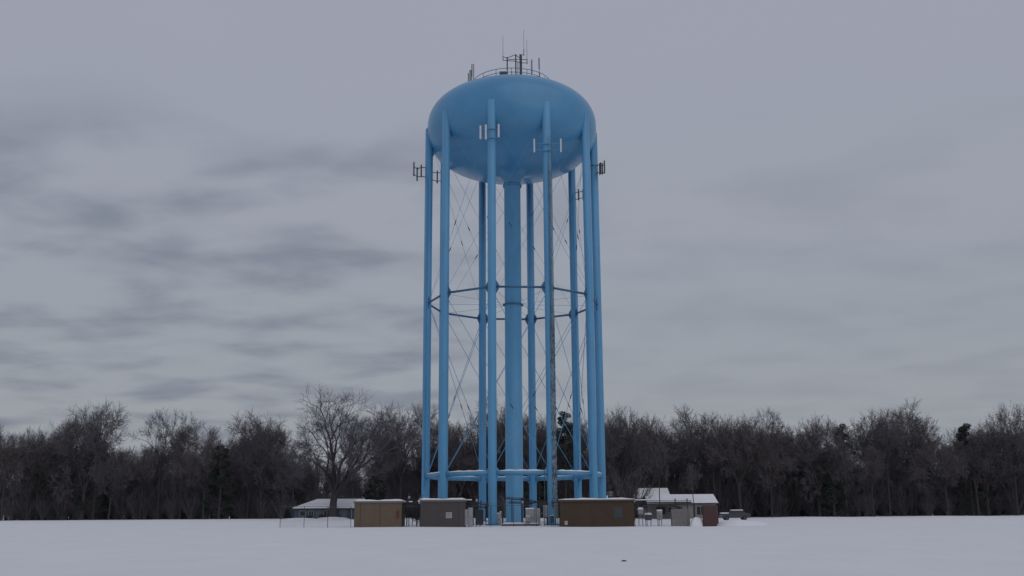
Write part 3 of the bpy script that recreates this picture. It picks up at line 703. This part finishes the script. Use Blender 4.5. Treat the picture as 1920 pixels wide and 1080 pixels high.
rf = MB().prismx([(217.6, 3.6), (226.4, 3.6), (222, 6.1)], 15.6, 24.4).build('roof', 'shingle', r)
sn = MB()
for (xa_, xb_, t0, t1) in ((19.6, 20.9, .55, .95), (21.5, 23.2, .6, 1.0), (17.0, 17.7, .5, .8)):
    V = [(x, 217.6 + 4.4 * t + dy, 3.6 + 2.5 * t + dz) for dy, dz in ((0, .01), (-.05, .12)) for x, t in ((xa_, t0), (xb_, t0), (xb_, t1), (xa_, t1))]
    sn.add(V, [np.array([(3, 2, 1, 0), (4, 5, 6, 7), (0, 1, 5, 4), (1, 2, 6, 5), (2, 3, 7, 6), (3, 0, 4, 7)])])
sn.build('snow_patch', 'snowcap', r, parent=rf)
# utility shed / dark storage behind brown shed
r = thing('dark_shed', (15.2, 137, gz(15, 136)), 'dark green shed with flat snow covered roof behind the small pedestals', 'shed')
MB().box(13.9, 17.1, 150, 153, .2, 2.9).build('wall', 'bush', r)
rf = MB().box(13.7, 17.3, 149.8, 153.2, 2.903, 3.05).build('roof', 'black', r)
MB().rbox(13.72, 17.28, 149.82, 153.18, 3.053, 3.2, .08).build('snow_cap', 'snowcap', r, parent=rf)

# ------------------------------------------------------------------ car (right, behind the snow bank)
r = thing('parked_car', (34.4, 165, gz(34, 165)), 'dark parked car with snow on roof and bonnet at the far right', 'car')
cz = gz(34, 165) + .05; cx0 = 32.1
sec = [(0, .35), (.02, .72), (.25, .88), (1.15, 1.0), (1.75, 1.45), (3.2, 1.48), (3.95, 1.08), (4.45, 1.0), (4.5, .4)]
def car_body(y0, y1, top=0): return [(cx0 + u, cz + v + top) for u, v in sec]
bd = MB().prism([(cx0 + u, cz + v) for u, v in [(0, .3), (0, .68), (.22, .86), (1.15, .98), (3.95, 1.0), (4.45, .96), (4.5, .3)]], 164.1, 165.9).build('body', 'carbody', r)
cabn = MB()
lo = [(cx0 + 1.1, 164.15), (cx0 + 4.0, 164.15), (cx0 + 4.0, 165.85), (cx0 + 1.1, 165.85)]; hi = [(cx0 + 1.75, 164.32), (cx0 + 3.3, 164.32), (cx0 + 3.3, 165.68), (cx0 + 1.75, 165.68)]
cabn.add([(x, y, cz + .98) for x, y in lo] + [(x, y, cz + 1.42) for x, y in hi], [np.array([(3, 2, 1, 0), (4, 5, 6, 7), (0, 1, 5, 4), (1, 2, 6, 5), (2, 3, 7, 6), (3, 0, 4, 7)])])
cabn.build('window', 'glass', r)
MB().rbox(cx0 + 1.65, cx0 + 3.4, 164.25, 165.75, cz + 1.423, cz + 1.55, .08).rbox(cx0 + .05, cx0 + 1.2, 164.2, 165.8, cz + .95, cz + 1.12, .1).build('snow_cap', 'snowcap', r)
for u in (.85, 3.6):
    for y in (164.15, 165.85):
        w = MB().tube([(cx0 + u, y - .1, cz + .3), (cx0 + u, y + .1, cz + .3)], .32, 18).build('wheel', 'tyre', r)
        MB().tube([(cx0 + u, y - .115, cz + .3), (cx0 + u, y + .115, cz + .3)], .19, 12).build('rim', 'galv', r, parent=w)
for y in (164.35, 165.65): MB().box(cx0 - .02, cx0 + .05, y - .15, y + .15, cz + .55, cz + .7).build('headlight', 'panel', r)

# ------------------------------------------------------------------ trees
def norm(v): return v / (np.linalg.norm(v, axis=-1, keepdims=True) + 1e-9)
def grow(seed, H, trunk_frac=.33, tr=.34, limbs=4, spread=.5, levels=8, ratio=.80, first=.17, twig=.017, up=.02, fork=None, kids=3, jit=.1):
    """one bare tree with its foot at the origin: every branch forks at its tip and sends out a side shoot,
    level after level; returns (trunk verts, faces), (crown verts, faces)"""
    g_ = np.random.default_rng(seed)
    P = np.zeros((1, 3)); D = np.array([[g_.normal(0, .03), g_.normal(0, .03), 1.]]); L = np.array([H * trunk_frac]); Rr = np.array([tr])
    out = []
    for lv in range(levels + 1):
        k = 6 if lv == 0 else 4 if lv < 4 else 3 if lv < 6 else 2
        N = len(P); pts = np.zeros((N, k + 1, 3)); pts[:, 0] = P; d = norm(D); p = P.copy()
        wb = .03 if lv == 0 else jit + .018 * lv
        for i in range(k):
            d = norm(d + g_.normal(0, wb, (N, 3)) + np.array([0, 0, up if lv else .05]))
            p = p + d * (L / k)[:, None]; pts[:, i + 1] = p
        t = np.linspace(0, 1, k + 1); rad = Rr[:, None] * (1 - (.22 if lv else .2) * t[None, :])
        if lv == 0: rad[:, 0] *= 1.4; rad[:, 1] *= 1.08
        if lv == levels: rad = Rr[:, None] * (1 - .5 * t[None, :])
        out.append((pts, rad, (12, 8, 7, 6, 5, 4, 3, 3, 3, 3)[lv]))
        if lv == levels: break
        c = limbs if lv == 0 else kids + (1 if lv >= levels - 2 else 0)
        idx = np.repeat(np.arange(N), c); M_ = len(idx); slot = np.tile(np.arange(c), N)
        if lv == 0:
            az = np.arange(M_) / M_ * 2 * np.pi + g_.uniform(-.5, .5, M_); ang = spread * g_.uniform(.35, 1.1, M_); tt = g_.uniform(.82, 1., M_); tt[0] = 1
            sz = g_.uniform(.85, 1.1, M_)
            if fork: ang, az, tt, sz = (np.array(v) for v in fork)
        else:
            a0 = np.repeat(g_.uniform(0, 2 * np.pi, N), c)
            az = a0 + slot * 2.4 + g_.uniform(-.4, .4, M_)
            ang = np.where(slot == 0, g_.uniform(.10, .35, M_), np.where(slot == 1, g_.uniform(.30, .60, M_), g_.uniform(.5, .95, M_)))
            tt = np.where(slot < 2, 1., g_.uniform(.3, .85, M_))
            sz = np.where(slot == 0, g_.uniform(.94, 1.05, M_), np.where(slot == 1, g_.uniform(.82, 1.05, M_), g_.uniform(.5, .95, M_)))
        f = tt * k; i0 = np.minimum(f.astype(int), k - 1); w = (f - i0)[:, None]
        base = pts[idx, i0] * (1 - w) + pts[idx, i0 + 1] * w
        dirp = norm(pts[idx, i0 + 1] - pts[idx, i0])
        u = norm(np.cross(dirp, np.array([0.001, 1, 0.0001]))); v = np.cross(dirp, u)
        D = dirp * np.cos(ang)[:, None] + (u * np.cos(az)[:, None] + v * np.sin(az)[:, None]) * np.sin(ang)[:, None]
        rp = rad[idx, np.minimum(i0 + 1, k)]
        P = base
        if lv == 0: L = H * first * sz; Rr = rp * .62 * sz
        else: L = L[idx] * ratio * sz; Rr = rp * np.where(slot == 0, .80, np.where(slot == 1, .68, .50))
        Rr = np.maximum(Rr, twig)
    def pack(levels_):
        Vs, Fs, n = [], [], 0
        for pts, rad, sd_ in levels_:
            V, q = tubes(pts, rad, sd_); Vs.append(V); Fs.append(q + n); n += len(V)
        return np.concatenate(Vs), np.concatenate(Fs)
    return pack(out[:3]), pack(out[3:])
def fit(parts, H):
    (tv, tf), (cv, cf) = parts; top = np.percentile(cv[:, 2], 99.8); s = H / top
    return (tv * s, tf), (cv * s, cf)
VAR = {}
def variant(key, mats, parts):
    (tv, tf), (cv, cf) = parts
    a = make_mesh(key + '_trunk', tv, [tf], True); a.materials.append(M[mats[0]])
    b_ = make_mesh(key + '_crown', cv, [cf], False); b_.materials.append(M[mats[1]])
    VAR[key] = (a, b_)
variant('vase', ('bark', 'twig'), fit(grow(3, 22, .30, .36, 5, .55), 1))
variant('vase2', ('bark', 'twig'), fit(grow(11, 22, .36, .34, 4, .50), 1))
variant('upright', ('bark', 'twig2'), fit(grow(21, 22, .40, .30, 4, .40, ratio=.78), 1))
variant('upright2', ('bark', 'twig2'), fit(grow(31, 22, .44, .28, 4, .45, ratio=.79), 1))
variant('bushy', ('bark', 'twig'), fit(grow(41, 20, .22, .34, 6, .62), 1))
variant('bushy2', ('bark', 'twig2'), fit(grow(52, 20, .26, .32, 6, .66), 1))
variant('thin', ('bark', 'twig'), fit(grow(61, 20, .45, .22, 4, .45, levels=7), 1))
# the big forked tree: two leaders and low side limbs
variant('forked', ('bark', 'twig'), fit(grow(78, 23, .19, .60, 6, .6, first=.185, ratio=.80, twig=.015, jit=.07, fork=([.34, .26, .62, .62, .35, .9], [math.pi, 0, math.pi - .5, .3, 1.6, math.pi + .3],
        [.98, 1., .90, .94, .99, .86], [1.1, 1.15, .85, .85, .9, .6])), 1))
GROUP = 'bare trees standing behind the compound'
def plant(kind, x, y, H, label, w=1., rz=None, group=GROUP, name='bare_tree'):
    z = gz(x, y) - .15
    t = bpy.data.objects.new(name, None); COL.objects.link(t); t.location = (x, y, z); t.empty_display_size = .5
    rz = rnd.uniform(0, 6.28) if rz is None else rz
    t.rotation_euler = (0, 0, rz); t.scale = (H * w, H * w, H); tag(t, label, 'tree', group)
    for nm, me in zip(('trunk', 'crown'), VAR[kind]):
        c = bpy.data.objects.new(nm, me); COL.objects.link(c); c.parent = t
    return t
plant('forked', -32.1, 189, 22.6, 'big bare tree with thick trunk forking low before the blue house', 1.12, 0.)
named = [
 ('upright', -26.6, 208, 17.5, 'bare tree with dense twiggy crown just right of the big forked tree', 1.0),
 ('vase', -23.0, 212, 22.3, 'vase shaped bare tree behind the tan shed', .80),
 ('thin', -17.6, 214, 22.6, 'tall bare tree half hidden by the leftmost tower leg', .9),
 ('thin', -42.5, 205, 11.0, 'low thin bare tree at left behind the blue house', 1.2),
 ('vase2', -6.2, 216, 24.2, 'tall open bare tree rising between tower legs left of the riser', .62),
 ('upright', -2.4, 220, 23.3, 'narrow bare tree just left of the centre riser', .55),
 ('upright2', 3.2, 215, 21.2, 'bare tree just right of the centre riser', .7),
 ('bushy', 6.6, 218, 20.6, 'rounded bare tree left of the dark pine', .65),
 ('bushy2', -11.0, 219, 18.6, 'low dark bare tree behind the grey shed', .75),
 ('vase2', -14.5, 223, 20.0, 'bare tree behind the second tower leg from left', .7),
 ('upright2', 14.0, 219, 20.6, 'bare tree behind the rightmost tower legs', .6),
 ('bushy', 20.8, 207, 21.3, 'dark dense crowned bare tree first right of the tower', .66),
 ('bushy2', 26.0, 212, 20.3, 'broad dark bare tree second right of the tower', .68),
 ('upright', 31.0, 216, 19.8, 'bare tree with feathery top rising behind the beige house', .75),
 ('thin', 36.0, 214, 22.4, 'tall wispy bare tree topping its neighbours behind the beige house', .85),
 ('upright2', 40.0, 210, 20.6, 'dense bare tree behind the red brown fence', .8),
 ('bushy2', 44.5, 208, 19.8, 'dark bare tree at the far right above the parked car', .75),
 ('thin', 25.2, 183.0, 13.5, 'slender bare tree standing right before the beige house windows', .55),
 ('thin', 31.0, 182.5, 9.5, 'small forked bare tree at the right part of the beige house', .7),
]
for k, x, y, H, lab, w in named: plant(k, x, y, H, lab, w)
# further trees of the wood: behind, and on both sides beyond
ks = list(VAR)[:7]; i = 0
for x in np.arange(-112, 124, 5.2):
    inside = -45 < x < 47
    for row, (yy, hh) in enumerate(((226, 18.5), (240, 19.5))):
        xx = x + rnd.uniform(-1.8, 1.8) + row * 2.5; H = hh + rnd.uniform(-2.5, 2.2); i += 1
        if inside and xx < -27: H -= 8
        elif inside and xx < -17: H -= 3.5
        elif not inside: H += rnd.uniform(-6, 2.5)
        if abs(xx + 8.5) < 3.5: H -= 2.5
        lab = ('bare tree standing deep in the dark wood behind the tower and houses' if inside else
               'bare tree in the wood far left of the blue house' if xx < 0 else 'bare tree in the wood far right of the parked car')
        plant(ks[(i * 3 + row) % 7], xx, yy + rnd.uniform(-4, 4), H, lab, rnd.uniform(.65, .85),
              group='trees of the dark wood' if inside else 'trees of the wood at far left' if xx < 0 else 'trees of the wood at far right')
    if not inside:
        xx = x + rnd.uniform(-2, 2)
        plant(ks[(i * 5) % 7], xx, 212 + rnd.uniform(-5, 5), rnd.uniform(12.5, 23.5), 'bare tree at the edge of the wood far left of the blue house' if xx < 0 else 'bare tree at the edge of the wood far right of the parked car',
              rnd.uniform(.65, .85), group='front trees at far left' if xx < 0 else 'front trees at far right')
# many-stemmed shrub behind the brown shed
def shrub(seed, n, H, sp, twig=.02):
    g_ = np.random.default_rng(seed); k = 6
    P = np.zeros((n, k + 1, 3)); P[:, 0, :2] = g_.normal(0, .25, (n, 2)); d = norm(np.concatenate([g_.normal(0, sp, (n, 2)), np.ones((n, 1))], 1))
    L = H * g_.uniform(.6, 1.1, n)
    for i in range(k):
        d = norm(d + g_.normal(0, .07, (n, 3)) + np.concatenate([P[:, i, :2] * .01, np.full((n, 1), .05)], 1)); P[:, i + 1] = P[:, i] + d * (L / k)[:, None]
    R_ = np.linspace(1, .3, k + 1)[None] * g_.uniform(.05, .11, (n, 1)); V, q = tubes(P, R_, 5)
    m_ = n * 26; pi = g_.integers(0, n, m_); si = g_.integers(2, k + 1, m_); kk = 3
    Q = np.zeros((m_, kk + 1, 3)); Q[:, 0] = P[pi, si]; dd = norm(norm(P[pi, si] - P[pi, si - 1]) + g_.normal(0, .45, (m_, 3)))
    for i in range(kk): dd = norm(dd + g_.normal(0, .2, (m_, 3)) + [0, 0, .08]); Q[:, i + 1] = Q[:, i] + dd * .45
    V2, q2 = tubes(Q, np.linspace(1, .6, kk + 1)[None] * np.full((m_, 1), twig), 3)
    return (V, q), (V2, q2)
(a_, b_), (c_, d_) = shrub(5, 40, 7.5, .42)
r = thing('multi_stemmed_shrub', (21.2, 188, gz(21.2, 188)), 'many stemmed bare shrub fanning up behind right end of brown shed', 'shrub')
o = np.array([21.2, 188, gz(21.2, 188) - .1])
MB().add(a_ + o, [b_]).build('stems', 'bark', r); MB().add(c_ + o, [d_]).build('twigs', 'twig2', r)
# the tangled undergrowth of the wood: nobody could count it
(a_, b_), (c_, d_) = shrub(9, 26, 9, .30, .022)
proto = [(a_, b_), (c_, d_)]
mb = MB(); cnt = 0
for row, (yy, hs) in enumerate(((216, .5), (220, .95), (229, 1.15), (238, 1.3), (246, .7), (252, 1.45), (262, .6), (270, .55))):
    for x in np.arange(-118, 128, 2.0 if hs < .8 else 3.0):
        xx = x + rnd.uniform(-1.4, 1.4); ya_ = yy + rnd.uniform(-3.5, 3.5); a = rnd.uniform(0, 6.28); s = hs * rnd.uniform(.75, 1.15)
        if -46 < xx < -27: s *= .62
        ca, sa = math.cos(a), math.sin(a); Rm = np.array([[ca, -sa, 0], [sa, ca, 0], [0, 0, 1]]) * s
        for V, q in proto: mb.add(V @ Rm.T + [xx, ya_, gz(xx, ya_) - .2], [q])
tag(mb.build('undergrowth', 'brush'), 'dark tangle of bare saplings and brush filling the wood behind the houses', 'undergrowth', kind='stuff')

# evergreens
def leafcloud(seed, clumps, nper, size, flat=.6):
    g_ = np.random.default_rng(seed); Vs = []
    for (cx, cy, cz_, rr) in clumps:
        n = int(nper * rr * rr); d = norm(g_.normal(0, 1, (n, 3))); p = d * rr * g_.uniform(.35, 1, (n, 1)) ** .6 * [1, 1, flat] + [cx, cy, cz_]
        u = norm(g_.normal(0, 1, (n, 3))); v = norm(np.cross(u, g_.normal(0, 1, (n, 3)))); s = size * g_.uniform(.6, 1.4, (n, 1))
        Vs.append(np.stack([p - u * s, p + v * s * .35, p + u * s, p - v * s * .35], 1))
    V = np.concatenate(Vs).reshape(-1, 3); return V, np.arange(len(V)).reshape(-1, 4)
def pine(x, y, H, label, seed, n=34, base=.35, wid=.16):
    z = gz(x, y); r = thing('pine_tree', (x, y, z), label, 'tree'); g_ = np.random.default_rng(seed)
    tr = MB().tube([(x, y, z - .2), (x + .15, y, z + H * .5), (x, y, z + H * .97)], [.28, .2, .05], 8); cl = []
    for i in range(n):
        f = base + (1 - base) * (i + g_.uniform(0, 1)) / n; a = g_.uniform(0, 6.28); rr = H * wid * (1.08 - f) / (1 - base) * g_.uniform(.5, 1.1) + .3
        px_, py_, pz_ = x + rr * math.cos(a), y + rr * math.sin(a), z + H * f
        tr.tube([(x, y, pz_ - .5), (px_, py_, pz_)], [.07, .03], 5); cl.append((px_, py_, pz_ + .1, g_.uniform(.55, 1.1)))
    tr.build('trunk', 'bark', r); V, q = leafcloud(seed, cl, 330, .16); MB().add(V, [q]).build('crown', 'needle', r)
pine(10.3, 210, 20.4, 'dark pine tree rising between two tower legs right of the riser', 4, 44, .30, .17)
pine(-27.0, 206, 10.5, 'dark low evergreen tree behind the tan shed', 6, 40, .08, .26)
pine(-10.2, 222, 14.5, 'dark evergreen tree behind the grey shed', 8, 40, .12, .18)
pine(5.0, 208, 11.0, 'small dark evergreen tree left of the brown shed roof', 14, 44, .08, .22)
for n_, (x_, y_, h_, l_) in enumerate(((-58, 209, 14, 'dark evergreen tree at edge of the wood left of the blue house'), (-84, 212, 17, 'taller dark evergreen tree at far left end of the wood'),
        (63, 209, 12, 'small dark evergreen tree in the wood right of the parked car'), (92, 213, 18, 'tall dark evergreen tree near right end of the wood'), (70, 222, 19, 'tall dark evergreen tree in middle of the right hand wood'))):
    pine(x_, y_, h_, l_, 20 + n_, 48, .08, .2)
def bush(x, y, rr, h, label, seed):
    z = gz(x, y); r = thing('evergreen_bush', (x, y, z), label, 'bush', None); g_ = np.random.default_rng(seed)
    cl = [(x + g_.uniform(-rr, rr) * .6, y + g_.uniform(-rr, rr) * .4, z + h * g_.uniform(.3, .75), rr * .5) for _ in range(9)]
    V, q = leafcloud(seed, cl, 900, .07, .8); MB().add(V, [q]).build('leaves', 'bush', r)
    MB().tube([(x, y, z - .1), (x, y, z + h * .5)], .05, 6).build('stem', 'bark', r)
bush(-33.9, 188.6, .75, .9, 'dark bush under a blue house window left of the forked tree', 1)
bush(-30.9, 188.4, .6, .7, 'dark bush by the foot of the big forked tree on its right', 2)
bush(-36.3, 188.8, .6, .6, 'small dark bush at the blue house wall near its left windows', 3)
bush(-11.8, 131, .9, 1.6, 'dark bush seen between the tan shed and the grey shed', 4)
for o in bpy.data.objects:
    if '_o' in o.keys(): del o['_o']
